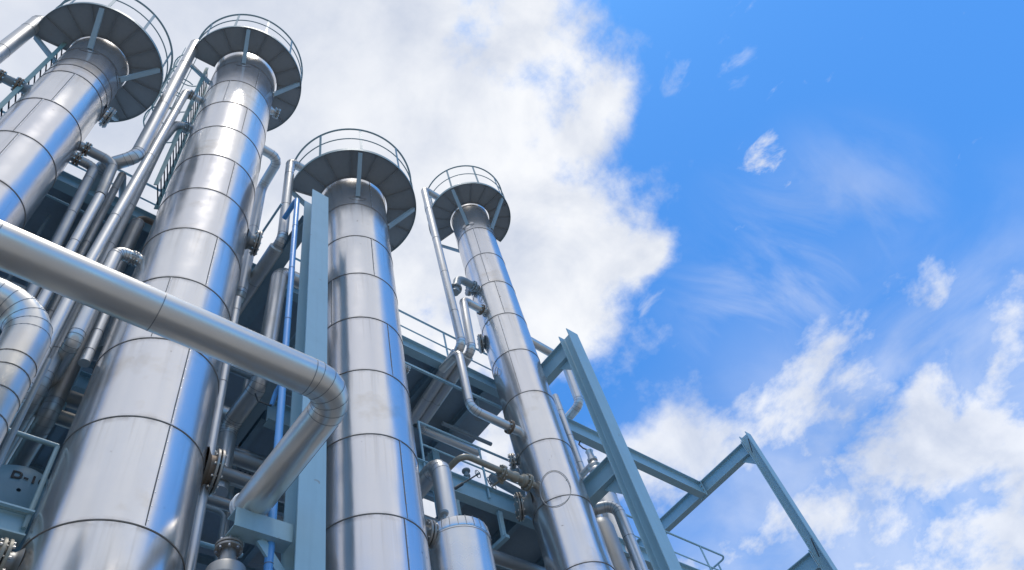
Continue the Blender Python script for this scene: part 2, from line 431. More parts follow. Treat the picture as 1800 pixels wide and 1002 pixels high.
def line(name, label, cat, pts, r, k='pipe', R=None, seams=1.1, start=.5, gore=True, group=None, n=6, flanges=(), fk='flange', lap=True, seg=20):
    """one pipe run = one thing; its flanges are parts"""
    p0 = Vector(pts[0])
    t = thing(name, p0, label, cat, group)
    pipe_mb(pts, r, k, R, n, seg, seams, start, gore, lap).build('pipe_run', t, p0)
    for (pos, d, fr) in flanges:
        mb = MB(); flange_pair(mb, pos, d, fr, .022, .012, fk, 8); mb.build('flange', t, pos)
    return t

# ------------------------------------------------------------------ setting: the yard
g = MB(); g.box((0, 0, -.15), (600, 600, .3), 'ground'); tag(g.build('ground'), kind='structure')

g = MB(); g.box((0, 20, .002), (120, 38.5, .004), 'dark_sheet'); tag(g.build('dark_reflection_sheet'), kind='structure')  # unseen dark sheet, added so the thick pipe's underside reflects darker ground

# ------------------------------------------------------------------ the four columns
M['clad_c'] = steel('stainless_cladding_narrow_sheets', (.87, .84, .81), .21, True, .0105, 0.0, 1.207)
def column(label, cx, cy, r, zp, R, a0, a1, braces, posts, z0, pitch, laps, mat='clad', gap=.07, extra=(), bdrop=.85, top=1.25, rails=True, inner_ring=False):
    t = thing('distillation_column', (cx, cy, 0), label, 'column', 'steel columns in a row')
    org = (cx, cy, z0-math.floor(z0/pitch)*pitch)
    mb = MB(); prof = [(r, 0)]; ks = []
    zs = []
    z = org[2]
    while z < zp+top-.5:
        if z > .3: zs.append(z)
        z += pitch
    zs = sorted(zs+list(extra))
    for z in zs:
        prof += [(r, z-.008), (r+.006, z-.008), (r+.006, z+.003), (r+.0045, z+.003)]; ks += [mat, 'seam', 'seam', 'seam']
        prof += [(r+.004, z+.03), (r, z+.25)]; ks += [mat, mat]
    ztop = zp+top
    prof += [(r, ztop), (r*.93, ztop+r*.16), (r*.72, ztop+r*.30), (r*.4, ztop+r*.40), (.01, ztop+r*.44)]; ks += [mat]*5
    mb.lathe((cx, cy, 0), (0, 0, 1), prof, mat, 128, ks, caps=False)
    for (k, ang) in laps:                      # upright lap joints with rivets
        za = zs[k] if k >= 0 else zs[0]-pitch; zb = zs[k+1] if k+1 < len(zs) else za+pitch
        a = R_(ang); nrm = Vector((math.cos(a), math.sin(a), 0)); tg = Vector((-math.sin(a), math.cos(a), 0))
        rot = Matrix((tg, nrm, Vector((0, 0, 1)))).transposed()
        mb.box(Vector((cx, cy, (za+zb)/2))+nrm*(r+.001), (.010, .008, zb-za-.03), 'seam', rot)
        mb.box(Vector((cx, cy, (za+zb)/2))+nrm*(r+.002)+tg*.014, (.018, .005, zb-za-.03), mat, rot)
        nr = 8
        for i in range(nr):
            p = Vector((cx, cy, za+(i+.5)*(zb-za)/nr))+nrm*(r+.003)+tg*.014
            mb.lathe(p, nrm, [(.006, 0), (.0055, .004), (.001, .006)], 'bolt', 6, caps=False)
    mb.build('shell', t, org, angle=25)
    # ring platform
    ri = r+gap; A0, A1 = R_(a0), R_(a1)
    c = (cx, cy)
    mb = MB(); mb.arc_strip(c, ri, R, zp, zp+.008, A0, A1, 'under', 72)
    mb.arc_strip(c, ri, ri+.010, zp-.05, zp-.001, A0, A1, 'under', 72)
    nr = 12
    for i in range(nr+1):
        a = A0+(A1-A0)*i/nr; d = Vector((math.cos(a), math.sin(a), 0))
        mb.bar(Vector((cx, cy, zp-.022))+d*(ri+.012), Vector((cx, cy, zp-.022))+d*(R-.008), .006, .030, 'under')
    pl = mb.build('platform', t, (cx, cy, zp))
    mb = MB(); mb.arc_strip(c, R, R+.006, zp-.045, zp+.035, A0, A1, 'rail', 72)
    mb.build('kick_plate', pl, (cx, cy, zp))
    for ba in braces:
        a = R_(ba); d = Vector((math.cos(a), math.sin(a), 0)); tg = Vector((-d.y, d.x, 0))
        mb = MB(); p1 = Vector((cx, cy, zp-.055))+d*(R-.05); p0 = Vector((cx, cy, zp-bdrop))+d*(r+.005)
        w_ = .038; f_ = .012
        mb.prof_ext(p0, p1, [(-w_, -.028), (w_, -.028), (w_, .028), (w_-f_, .028), (w_-f_, -.028+f_), (-w_+f_, -.028+f_), (-w_+f_, .028), (-w_, .028)], 'brace', (0, 0, 1))
        b = mb.build('brace', pl, p0)
        mb = MB()                              # patch of flashing where the brace enters the cladding
        n = 10; rings = []
        for i in range(n+1):
            v = 2*PI*i/n
        pts = []
        for i in range(24):
            v = 2*PI*i/24; aa = a+(.16*math.cos(v))/r; pts.append(Vector((cx+(r+.006)*math.cos(aa), cy+(r+.006)*math.sin(aa), zp-bdrop+.13*math.sin(v))))
        cen = Vector((cx+(r+.012)*math.cos(a), cy+(r+.012)*math.sin(a), zp-bdrop)); b0 = len(mb.v)
        mb.v += [tuple(p) for p in pts]+[tuple(cen)]
        for i in range(24): mb.face((b0+i, b0+(i+1) % 24, b0+24), mat)
        mb.build('flashing_patch', pl, p0)
    # railing
    if rails:
        e0, e1 = A0+.02, A1-.02
        mb = MB(); mb.arc_tube(c, R-.012, zp+1.06, e0, e1, .019, 'rail', 72)
        rl = mb.build('railing', t, (cx, cy, zp+1.06))
        mb = MB(); mb.arc_tube(c, R-.012, zp+.56, e0, e1, .012, 'rail', 72, 6); mb.build('mid_rail', rl, (cx, cy, zp+.56))
        for pa in posts:
            a = R_(pa); d = Vector((math.cos(a), math.sin(a), 0)); mb = MB()
            mb.bar(Vector((cx, cy, zp+.01))+d*(R-.012), Vector((cx, cy, zp+1.05))+d*(R-.012), .045, .010, 'rail', d)
            mb.build('post', rl, (cx, cy, zp+.5))
    return t
def nozzle(col, pos, d, r, L, fr, k='pipe', blind=True, name='nozzle', fk='flange', bolts=10):
    """stub from the shell with a bolted flange pair"""
    d = Vector(d).normalized(); p = Vector(pos); mb = MB()
    mb.lathe(p, d, [(r*1.5, 0), (r*1.15, L*.3), (r, L*.5), (r, L)], k, 24, caps=False)
    o = mb.build(name, col, p)
    mb = MB(); flange_pair(mb, p+d*(L+.03), d, fr, .03, .012, fk, bolts)
    if blind: mb.lathe(p+d*(L+.065), d, [(fr*.95, 0), (fr*.9, .008)], fk, 24)
    mb.build('flange', o, p+d*L); return o
def azd(a): return Vector((math.cos(R_(a)), math.sin(R_(a)), 0))

c1 = column('steel column furthest left, its ring platform with closed inner edge cut by the top of the photo', -1.0, 6.04, .48, 16.14, 1.04, -186, 85, (-109, -30, 49, 174), (-174, -139, -105, -70, -31, 8, 45, 80), 11.79, 1.22, ((10, -100), (9, -112), (8, -104), (7, -96)), extra=(14.56, 14.87), gap=.015, bdrop=.72)
c2 = column('tallest and widest steel column, second from the left, crossed by the thick horizontal pipe', 1.40, 5.94, .64, 19.14, 1.20, -185, 85, (-114, -33, 48, 166), (-184, -159, -128, -97, -66, -35, -2, 30, 62), 6.27, 1.22, ((13, -84), (12, -128), (11, -88), (9, -86), (7, -84), (6, -120), (5, -84), (4, -84)), gap=.032, bdrop=.80)
c3 = column('steel column rising beside the pale blue upright beam, third from the left', 3.99, 5.84, .643, 15.56, 1.25, -193, 85, (-115, -33, 48, 166), (-188, -151, -114, -76, -40, -4, 32, 68), 7.24, 1.207, ((11, -92), (9, -98), (8, -160), (7, -84), (5, -84), (4, -88)), mat='clad_c', gap=.032, bdrop=.80)
c4 = column('slimmest steel column furthest right, with the khaki valve on its left side', 7.71, 6.03, .474, 19.15, 1.07, -252, 4, (-152, -72, 103), (-248, -190, -152, -114, -77, -40, -4), 8.11, 1.22, ((13, -140), (12, -142), (11, -128), (10, -146), (9, -148)), gap=.036, bdrop=1.05)

nozzle(c1, (-1.0+.47*math.cos(R_(6)), 6.04+.47*math.sin(R_(6)), 14.52), azd(6), .12, .07, .185, 'clad', True, 'manhole')
nozzle(c1, (-1.0-.47, 6.04, 13.93), (-1, 0, 0), .075, .12, .12, 'greypipe', False, fk='rustflange')
nozzle(c2, (1.40+.63*math.cos(R_(-8)), 5.94+.63*math.sin(R_(-8)), 18.1), azd(-8), .07, .12, .12, 'pipe')
nozzle(c2, (1.40+.63*math.cos(R_(-12)), 5.94+.63*math.sin(R_(-12)), 12.35), azd(-12), .12, .13, .20, 'dullpipe')
nozzle(c2, (1.40+.63*math.cos(R_(-10)), 5.94+.63*math.sin(R_(-10)), 7.62), azd(-10), .16, .10, .235, 'rustflange', True, 'manhole')
nozzle(c2, (1.40-.63, 5.94, 6.12), (-1, 0, 0), .10, .10, .185, 'dullpipe', False, fk='brown')
nozzle(c3, (3.99+.63, 5.84, 10.98), (1, 0, 0), .05, .16, .07, 'pipe')
nozzle(c3, (3.99+.62*math.cos(R_(-8)), 5.84+.62*math.sin(R_(-8)), 7.7), azd(-8), .10, .12, .17, 'dullpipe', True, 'manhole')
nozzle(c4, (7.71+.45*math.cos(R_(143)), 6.03+.45*math.sin(R_(143)), 9.63), azd(143), .14, .15, .225, 'greypipe', True, 'manhole', 'flange', 10)
nozzle(c4, (7.71+.46*math.cos(R_(140)), 6.03+.46*math.sin(R_(140)), 13.92), azd(140), .11, .06, .20, 'greypipe', True, 'manhole', 'flange', 10)
nozzle(c4, (7.71+.46*math.cos(R_(160)), 6.03+.46*math.sin(R_(160)), 15.62), azd(160), .08, .08, .13, 'greypipe', True)
nozzle(c4, (7.71+.46*math.cos(R_(140)), 6.03+.46*math.sin(R_(140)), 10.62), azd(140), .07, .06, .14, 'greypipe', False)
# wire hoops left hanging on the slim column
for (a, z, hr, tl) in ((-141, 9.50, .34, 12), (-172, 15.35, .07, 10), (-176, 15.0, .08, -15), (-170, 14.5, .08, 20), (-178, 14.2, .08, -10), (170, 12.7, .09, 10)):
    d = azd(a); p = Vector((7.71, 6.03, z))+d*(.474+.03); tg = Vector((-d.y, d.x, 0)); up = Vector((0, 0, 1))
    if hr > .3:
        pts = []
        for i in range(41):
            v = 2*PI*i/40; aa = R_(a)+.72*hr*math.cos(v)/.474; pts.append((7.71+.488*math.cos(aa), 6.03+.488*math.sin(aa), z+hr*math.sin(v)+.10*hr*math.cos(v)))
        mb = MB(); mb.tube(pts, .006, 'dullpipe', 6, caps=False); mb.tube([pts[22], pts[2]], .005, 'dullpipe', 6); mb.build('wire_hoop', c4, p); continue
    mb = MB(); mb.tube([p+(tg*math.cos(2*PI*i/24)*.72+up*math.sin(2*PI*i/24)+d*.12*math.cos(2*PI*i/24+R_(tl)))*hr for i in range(25)], .006, 'dullpipe', 6, caps=False)
    mb.build('wire_hoop', c4, p)

# ladders with safety cages
def ladder(col, x, y, z0, z1, d, cage, cz0):
    """d: outward direction of the climber's side"""
    d = Vector(d).normalized(); tg = Vector((-d.y, d.x, 0)); p = Vector((x, y, 0)); mb = MB()
    for s_ in (-1, 1): mb.bar(p+tg*.21*s_+Vector((0, 0, z0)), p+tg*.21*s_+Vector((0, 0, z1)), .012, .065, 'ladder', d)
    z = z0+.15
    while z < z1: mb.tube([p-tg*.21+Vector((0, 0, z)), p+tg*.21+Vector((0, 0, z))], .011, 'dark', 6); z += .29
    L = mb.build('ladder', col, p+Vector((0, 0, z0)))
    if cage:
        z = cz0
        while z < z1+.9:
            pts = []
            for i in range(21):
                a = -.35*PI+1.7*PI*i/20-.5*PI
                a = PI*(i/20)*1.5-.75*PI
                pts.append(p+d*(.36+.36*math.cos(a))+tg*.36*math.sin(a)+Vector((0, 0, z)))
            m2 = MB(); m2.tube(pts, .012, 'ladder', 6); m2.build('cage_hoop', L, p+Vector((0, 0, z))); z += .82
        for a in (-110, -55, 0, 55, 110):
            a = R_(a); m2 = MB(); b_ = p+d*(.36+.36*math.cos(a))+tg*.36*math.sin(a)
            m2.bar(b_+Vector((0, 0, cz0)), b_+Vector((0, 0, z1+.9)), .03, .006, 'ladder', d); m2.build('cage_strap', L, b_+Vector((0, 0, cz0)))
    return L
ladder(c2, .70, 6.32, 13.25, 19.2, (-.90, .42, 0), True, 16.2)
ladder(c1, -1.52, 6.20, 8.0, 16.2, (-1, .3, 0), False, 0)

# ------------------------------------------------------------------ structural steel: each member is a thing
def member(name, label, cat, a, b, h, wd, k='teal', up=(0, 0, 1), group='blue-grey steel frame members', tf=.016, tw=.011, marks=()):
    mb = MB(); mb.hbeam(a, b, h, wd, k, tf, tw, up)
    for (p, q_) in marks: mb.tube([p, q_], .012, 'dark', 5)
    return tag(mb.build(name, None, a), label, cat, group)
member('steel_post', 'pale blue upright beam standing against the left side of the third column', 'post', (2.88, 5.265, 0), (2.88, 5.265, 13.76), .27, .30, up=(0, 1, 0))
member('steel_post', 'blue-grey upright I-beam just right of the slim column, its bare top against white cloud', 'post', (8.40, 5.085, 0), (8.40, 5.085, 13.42), .25, .30, up=(0, 1, 0))
zb = 13.32
member('steel_post', 'blue-grey upright I-beam standing alone furthest right against blue sky', 'post', (13.92, 5.10, 0), (13.92, 5.10, zb), .20, .20, up=(0, 1, 0),
       marks=(((13.813, 5.03, 13.1), (13.813, 5.12, 12.75)), ((13.813, 5.04, 10.3), (13.813, 5.10, 9.9))))
member('steel_beam', 'short blue-grey beam from the bare post top back behind the slim column', 'beam', (8.40, 5.215, 13.11), (8.40, 6.58, 13.11), .46, .17)
member('steel_beam', 'blue-grey beam from the post to the slim column, with the relief valve standing on it', 'beam', (8.40, 5.215, 9.99), (8.40, 6.58, 9.99), .40, .20)
member('steel_beam', 'blue-grey beam running back from the top of the far right post', 'beam', (13.9, 5.205, 12.98), (13.9, 11.5, 12.98), .34, .17)
member('steel_beam', 'low blue-grey beam end on the far right post at the bottom edge', 'beam', (13.9, 5.205, 9.93), (13.9, 11.5, 9.93), .36, .17)
member('steel_beam', 'blue-grey crossbeam meeting the far right beam in a T against the clouds', 'beam', (8.50, 6.68, 12.93), (13.81, 6.68, 12.93), .40, .17)
member('steel_beam', 'blue-grey crossbeam below the small railing at lower right', 'beam', (8.50, 6.68, 9.93), (13.81, 6.68, 9.93), .32, .17)
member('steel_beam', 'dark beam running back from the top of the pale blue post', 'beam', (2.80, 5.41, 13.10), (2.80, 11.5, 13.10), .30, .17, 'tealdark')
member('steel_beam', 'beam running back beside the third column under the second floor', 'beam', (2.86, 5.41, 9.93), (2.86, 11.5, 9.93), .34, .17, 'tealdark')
mb = MB(); mb.prof_ext((2.17, 5.285, 6.578), (2.728, 5.285, 6.578), [(.085, -.102), (.085, .102), (-.085, .102), (-.085, .090), (.073, .090), (.073, -.090), (-.085, -.090), (-.085, -.102)], 'teal')
tag(mb.build('steel_beam', None, (2.17, 5.285, 6.578)), 'short bracket channel holding the end of the thick pipe', 'beam', 'blue-grey steel frame members')
mb = MB(); mb.bar((2.46, 5.285, 6.47), (2.728, 5.285, 6.13), .09, .03, 'teal', (0, 1, 0)); mb.bar((2.30, 5.37, 6.45), (2.50, 6.6, 6.45), .10, .06, 'tealdark')
tag(mb.build('knee_brace', None, (2.5, 5.285, 6.3)), 'slanting knee brace under the bracket of the thick pipe', 'brace', 'blue-grey steel frame members')
for i, (x, y) in enumerate(((-3.2, 6.9), (-3.2, 11.4), (0.3, 11.4), (2.86, 11.4), (5.9, 11.4), (8.4, 11.4), (13.9, 11.4))):
    if y > 8 or x < -3:
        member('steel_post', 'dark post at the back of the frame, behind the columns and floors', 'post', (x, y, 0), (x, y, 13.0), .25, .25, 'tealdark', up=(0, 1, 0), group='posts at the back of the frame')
member('steel_post', 'light blue-grey post seen through the frame behind the khaki valve pipe', 'post', (7.27, 8.3, 0), (7.27, 8.3, 12.6), .16, .16, 'teal', up=(0, 1, 0))

# floors
def deck(label, z, x0, x1, y0, y1, edge_h, gaps=(), joist=1.15):
    t = thing('steel_floor', (x0, y0, z), label, 'floor', 'steel floors between the columns')
    mb = MB()
    y = y0+.10; rows = []
    xs = []
    x = x0+.02
    while x < x1-.1:
        xe = min(x+joist, x1-.02); yy = y0+.09
        while yy < y1-.1:
            ye = min(yy+1.45, y1)
            cx_, cy_ = (x+xe)/2, (yy+ye)/2
            if not any(ga <= cx_ <= gb and gc <= cy_ <= gd for (ga, gb, gc, gd) in gaps):
                mb.box((cx_, cy_, z-.004), (xe-x-.006, ye-yy-.006, .008), 'deckunder')
            yy += 1.45
        x += joist
    mb.build('floor_plate', t, (x0, y0, z))
    mb = MB(); mb.hbeam((x0, y0, z-.01-edge_h/2+.05), (x1, y0, z-.01-edge_h/2+.05), edge_h, .16, 'teal', .014, .010); mb.build('edge_beam', t, (x0, y0, z))
    x = x0
    while x < x1:
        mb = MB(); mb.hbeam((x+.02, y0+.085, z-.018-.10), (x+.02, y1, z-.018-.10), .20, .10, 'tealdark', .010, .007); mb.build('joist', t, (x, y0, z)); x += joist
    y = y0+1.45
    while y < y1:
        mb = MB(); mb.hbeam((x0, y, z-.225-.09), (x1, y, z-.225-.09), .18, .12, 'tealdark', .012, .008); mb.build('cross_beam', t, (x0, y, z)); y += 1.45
    return t
deck('upper steel floor behind the two left columns, with two-bar railing over it', 13.22, -6.0, 2.7, 6.7, 12.0, .30)
deck('upper steel floor behind the two right columns, seen from beneath', 13.22, 2.92, 8.30, 6.7, 11.3, .30)
deck('middle steel floor behind the right columns, level with the khaki valve', 10.08, 3.05, 9.05, 6.72, 10.3, .40, gaps=((5.0, 6.6, 6.7, 8.4),))
deck('middle steel floor in shadow behind the left columns', 9.95, -6.0, 2.75, 7.3, 11.5, .30)
deck('lowest steel floor in shadow behind the columns', 6.55, -6.0, 6.5, 6.9, 12.0, .30, gaps=((2.2, 3.6, 6.9, 8.5), (-.2, .9, 6.8, 9)))

def railing(label, pts, z, h=1.04, mid=.52, posts=(), k='rail', r=.021, ext=None):
    p0 = Vector((pts[0][0], pts[0][1], z))
    t = thing('railing', p0, label, 'railing', 'two-bar railings')
    mb = MB(); P, _ = bend([(x, y, z+h) for x, y in pts], .12, 4); mb.tube(P, r, k, 10)
    mb.build('top_rail', t, p0)
    mb = MB(); P, _ = bend([(x, y, z+mid) for x, y in pts], .12, 4); mb.tube(P, r*.72, k, 8); mb.build('mid_rail', t, p0)
    for (x, y) in posts:
        mb = MB(); mb.tube([(x, y, z-.15), (x, y, z+h)], r*.9, k, 8); mb.build('post', t, (x, y, z))
    return t
railing('two-bar railing on the upper floor between the two left columns', [(-5.9, 6.72), (2.55, 6.72)], 13.22, posts=[(-5.6, 6.72), (-4.2, 6.72), (-2.8, 6.72), (-1.4, 6.72), (1.2, 6.72), (2.5, 6.72)], k='teal')
railing('two-bar railing on the upper floor between the two right columns', [(3.0, 6.72), (8.25, 6.72)], 13.22, h=1.04, posts=[(3.2, 6.72), (4.2, 6.72), (5.45, 6.72), (6.64, 6.72), (8.05, 6.72)], k='teal')
railing('two-bar railing on the middle floor behind the khaki valve', [(5.62, 6.68), (7.7, 6.68)], 10.05, h=.98, mid=.47, posts=[(5.64, 6.68), (6.88, 6.68)], k='teal')
railing('small railing with turned corner at the bottom edge right of the bare posts', [(8.6, 6.72), (13.45, 6.72), (13.45, 8.6)], 9.95, h=1.01, mid=.51, posts=[(9.6, 6.72), (11.0, 6.72), (12.62, 6.72), (13.45, 6.95), (13.45, 8.0)], k='teal')
railing('low guard rail in front of the grey drum at bottom left', [(-.40, 5.93), (.72, 5.93)], 6.62, h=.80, mid=.0, posts=[(.715, 5.93), (-.35, 5.93)], k='rail', r=.024)
member('steel_beam', 'blue-grey beam at the bottom left under the grey drum', 'beam', (-.45, 5.97, 6.50), (.74, 5.97, 6.50), .26, .18)
mb = MB(); mb.bar((5.3, 6.66, 12.47), (7.9, 6.66, 12.47), .045, .05, 'teal'); tag(mb.build('angle_bar', None, (5.3, 6.66, 12.47)), 'thin light angle bar crossing under the twin pipes', 'bar')
mb = MB(); mb.bar((-.75, 6.72, 12.60), (.35, 6.72, 12.60), .03, .03, 'teal'); tag(mb.build('angle_bar', None, (-.75, 6.72, 12.6)), 'thin dark rod behind the pipes right of the first column', 'bar')
mb = MB(); mb.bar((7.04, 6.70, 9.70), (7.02, 6.70, 9.16), .08, .05, 'teal', (0, 1, 0)); mb.bar((7.02, 6.62, 9.16), (6.95, 7.7, 9.16), .08, .06, 'teal')
tag(mb.build('pipe_hanger', None, (7.02, 6.7, 9.4)), 'bent blue-grey hanger below the floor beam beside the slim column', 'hanger')
mb = MB(); mb.box((7.3, 7.6, 9.22), (2.2, .5, .02), 'tray'); mb.bar((6.2, 7.35, 9.25), (8.4, 7.35, 9.25), .01, .08, 'tray'); mb.bar((6.2, 7.85, 9.25), (8.4, 7.85, 9.25), .01, .08, 'tray')
tag(mb.build('cable_tray', None, (7.3, 7.6, 9.2)), 'perforated grey cable tray under the floor left of the slim column', 'tray')

# ------------------------------------------------------------------ pipes
G_V = 'overhead pipes from the column tops'
G_L = 'vertical pipes between the two left columns'
# the thick line across the picture
t = line('thick_pipe', 'thick shiny pipe crossing the whole left half and turning back onto a bracket', 'pipe',
         [(-6, 3.723, 6.837), (2.348, 3.723, 6.837), (2.348, 5.33, 6.837)], .160, 'bigpipe', R=.28, seams=0, n=5, seg=40)
for x in (-1.6, -.42, .725, 2.02):
    mb = MB(); ringline(mb, (x, 3.723, 6.837), (1, 0, 0), .160, 'lap', .008, .002); mb.build('lap_joint', t, (x, 3.723, 6.837))
mb = MB(); mb.bar((2.348+.158, 4.05, 6.80), (2.348+.158, 5.2, 6.80), .008, .008, 'seam'); mb.build('lap_joint', t, (2.5, 4.6, 6.8))
mb = MB(); flange_pair(mb, (2.348, 5.35, 6.837), (0, 1, 0), .178, .025, .012, 'white', 8); mb.build('end_flange', t, (2.348, 5.35, 6.837))
t = line('thick_pipe', 'fat insulated pipe with banded elbow at the left edge', 'pipe',
         [(-3, 4.5, 7.25), (.055, 4.5, 7.25), (.055, 4.5, 0)], .165, 'bigpipe', R=.32, seams=0, n=5, seg=40)
for z in (6.60, 6.45, 6.22, 5.98, 5.7, 5.4):
    mb = MB(); ringline(mb, (.055, 4.5, z), (0, 0, 1), .165, 'seam', .008, .004); mb.build('band', t, (.055, 4.5, z))
line('thin_pipe', 'thin grey pipe hugging the fat elbow pipe at the left edge', 'pipe', [(.262, 4.62, 6.95), (.262, 4.62, 0)], .022, 'greypipe', seams=0)

# overhead pipes
line('overhead_pipe', 'pipe coming down from the top of the first column at the top left corner', 'pipe', [(-1.2, 6.04, 16.62), (-2.10, 6.04, 16.62), (-2.14, 6.04, 6)], .115, 'pipe', R=.2, seams=1.2, group=G_V)
line('overhead_pipe', 'pipe dropping from the second column top past its platform edge', 'pipe', [(1.2, 5.94, 19.75), (.19, 5.94, 19.75), (.19, 5.94, 13.42), (-.14, 6.30, 13.32), (-.14, 9, 13.32)], .105, 'pipe', R=.2, seams=2.4, start=1.5, group=G_V, n=4)
line('overhead_pipe', 'pipe dropping from the third column top left of the blue pipe', 'pipe', [(3.6, 5.84, 16.1), (2.61, 5.84, 16.1), (2.61, 5.84, 13.0), (2.60, 8.4, 12.8)], .086, 'pipe', R=.14, seams=1.3, group=G_V, n=4)
line('overhead_pipe', 'pale pipe dropping from the slim column top to the twin bends', 'pipe', [(7.4, 6.03, 19.4), (6.30, 6.03, 19.4), (6.37, 6.03, 12.86), (6.58, 8.05, 12.80), (4.5, 8.05, 12.8)], .088, 'pipe', R=.15, seams=1.45, start=1.0, group=G_V, n=4)
line('side_pipe', 'second of the twin pipes, starting at a flange on the slim column', 'pipe', [(7.25, 6.03, 14.62), (6.70, 6.03, 14.62), (6.60, 6.03, 12.86), (6.78, 8.05, 12.80), (8.25, 8.05, 12.8)], .086, 'pipe', R=.14, seams=0, n=4, flanges=[((7.17, 6.03, 14.62), (1, 0, 0), .12)], fk='rustflange')
def sleeve(a, b, r):
    a = Vector(a); b = Vector(b)
    mb = MB(); d = (b-a).normalized(); L = (b-a).length
    mb.lathe(a, d, [(r*.82, 0), (r, .02), (r, L-.02), (r*.82, L)], 'sleeve', 24)
    for k in range(1, 3): ringline(mb, a+d*L*k/3, d, r, 'lap', .007, .002)
    return mb
def add_sleeve(part_of, a, b, r): sleeve(a, b, r).build('insulation_sleeve', [o for o in COL.objects if o.get('label', '').startswith(part_of)][0], a)
add_sleeve('pale pipe dropping from the slim', (6.385, 6.17, 12.857), (6.57, 7.95, 12.803), .112)
add_sleeve('second of the twin', (6.615, 6.17, 12.857), (6.77, 7.95, 12.803), .110)
add_sleeve('pipe dropping from the third', (2.61, 6.0, 12.99), (2.60, 8.3, 12.81), .118)
line('side_pipe', 'white pipe bending right into the slim column under the upper floor', 'pipe', [(6.30, 6.6, 12.72), (6.27, 6.06, 12.60), (6.22, 6.03, 11.02), (7.27, 6.03, 11.0)], .078, 'pipe', R=.17, seams=0, n=4, flanges=[((7.05, 6.03, 11.0), (1, 0, 0), .12)], fk='rustflange')
line('side_pipe', 'short grey pipe with a swan-neck between the slim column and the pale pipe', 'pipe', [(7.28, 6.03, 15.48), (6.72, 6.03, 15.50), (6.52, 6.03, 14.75)], .085, 'greypipe', R=.26, seams=0, n=6, gore=False, lap=False, flanges=[((7.12, 6.03, 15.48), (1, 0, 0), .13), ((6.565, 6.03, 14.93), (-.26, 0, -1), .13)], fk='greypipe')

# cluster between first and second column
line('side_pipe', 'bent pipe from the upper of the two flanges right of the first column', 'pipe', [(-.55, 6.04, 13.1), (-.03, 6.04, 13.1), (.02, 6.04, 12.05)], .072, 'dullpipe', R=.16, seams=0, gore=False, flanges=[((-.43, 6.04, 13.1), (1, 0, 0), .105)], fk='rustflange', n=6, group=G_L)
line('vertical_pipe', 'bright pipe sleeve carrying on below the bent pipe', 'pipe', [(.02, 6.04, 12.03), (.04, 6.04, 8.1), (.04, 9.5, 8.1)], .066, 'pipe', seams=1.9, start=1.3, group=G_L)
line('side_pipe', 'dull bent pipe from the lower of the two flanges right of the first column', 'pipe', [(-.55, 6.1, 12.82), (-.22, 6.1, 12.82), (-.05, 6.1, 8.3), (-.05, 9.5, 8.3)], .068, 'dullpipe', R=.12, seams=1.0, start=.3, flanges=[((-.46, 6.1, 12.82), (1, 0, 0), .10)], fk='rustflange', n=5, group=G_L)
line('vertical_pipe', 'thin pipe with a bent top just left of the flanged pipe', 'pipe', [(.5, 7.2, 13.5), (.14, 6.30, 13.42), (.17, 6.30, 8.5), (.17, 9.5, 8.5)], .052, 'dullpipe', R=.10, seams=1.6, group=G_L)
t = line('vertical_pipe', 'bright pipe rising to a valve on the second column', 'pipe', [(.80, 5.94, 16.82), (.43, 5.94, 16.82), (.25, 5.94, 9.6), (.25, 5.94, 7.95), (.25, 9.5, 7.95)], .070, 'pipe', R=.10, seams=2.1, start=1.0, n=4, group=G_L, flanges=[((.53, 5.94, 16.82), (1, 0, 0), .095)], fk='rustflange')
mb = MB(); mb.lathe((.56, 5.94, 16.82), (1, 0, 0), [(.06, 0), (.075, .05), (.055, .1), (.055, .15), (.085, .152), (.085, .19), (.05, .2)], 'greypipe', 18); mb.build('valve_body', t, (.6, 5.94, 16.82))
line('vertical_pipe', 'pipe curving out of the second column beside its ladder', 'pipe', [(.85, 6.10, 15.78), (.50, 6.12, 15.65), (.42, 6.2, 14.9), (.385, 6.2, 8.25), (.385, 9.5, 8.25)], .082, 'dullpipe', R=.30, seams=1.15, start=.2, n=6, group=G_L, flanges=[((.68, 6.11, 15.72), (1, 0, .35), .11)], fk='greypipe')
line('vertical_pipe', 'stubby white elbow pipe bolted to the second column above the thick pipe', 'pipe', [(.86, 5.94, 10.82), (.49, 5.94, 10.82), (.47, 5.94, 8.9), (.47, 9.0, 8.9)], .083, 'pipe', R=.13, seams=2.2, start=.9, n=4, group=G_L, flanges=[((.70, 5.94, 10.82), (1, 0, 0), .10)], fk='dullpipe')
t = line('vertical_pipe', 'dark open-topped pipe with a small brown elbow at its mouth', 'pipe', [(.64, 6.6, 12.75), (.60, 6.6, 8.4), (.60, 9.5, 8.4)], .098, 'dullpipe', seams=0, group=G_L)
pipe_mb([(.64, 6.6, 12.6), (.64, 6.6, 12.98), (.98, 6.6, 12.98)], .045, 'rustflange', R=.11, gore=False, lap=False).build('mouth_elbow', t, (.64, 6.6, 12.7))
mb = MB(); flange_mb(mb, (.90, 6.6, 12.98), (1, 0, 0), .09, .03, 'white', 6); mb.build('flange', t, (.9, 6.6, 12.98))
mb = MB(); mb.lathe((.64, 6.6, 12.74), (0, 0, 1), [(.05, .0), (.104, 0), (.104, .014), (.05, .014)], 'pipe', 24, caps=False); mb.build('rim', t, (.64, 6.6, 12.75))
line('vertical_pipe', 'short white capped pipe ending left of the second column', 'pipe', [(.66, 6.05, 9.95), (.66, 6.05, 8.75)], .06, 'pipe', seams=.35, start=.3, group=G_L)
line('vertical_pipe', 'greenish pipe end beside the left edge of the second column', 'pipe', [(.80, 6.2, 9.9), (.80, 6.2, 9.25)], .055, 'greypipe', seams=0, group=G_L)
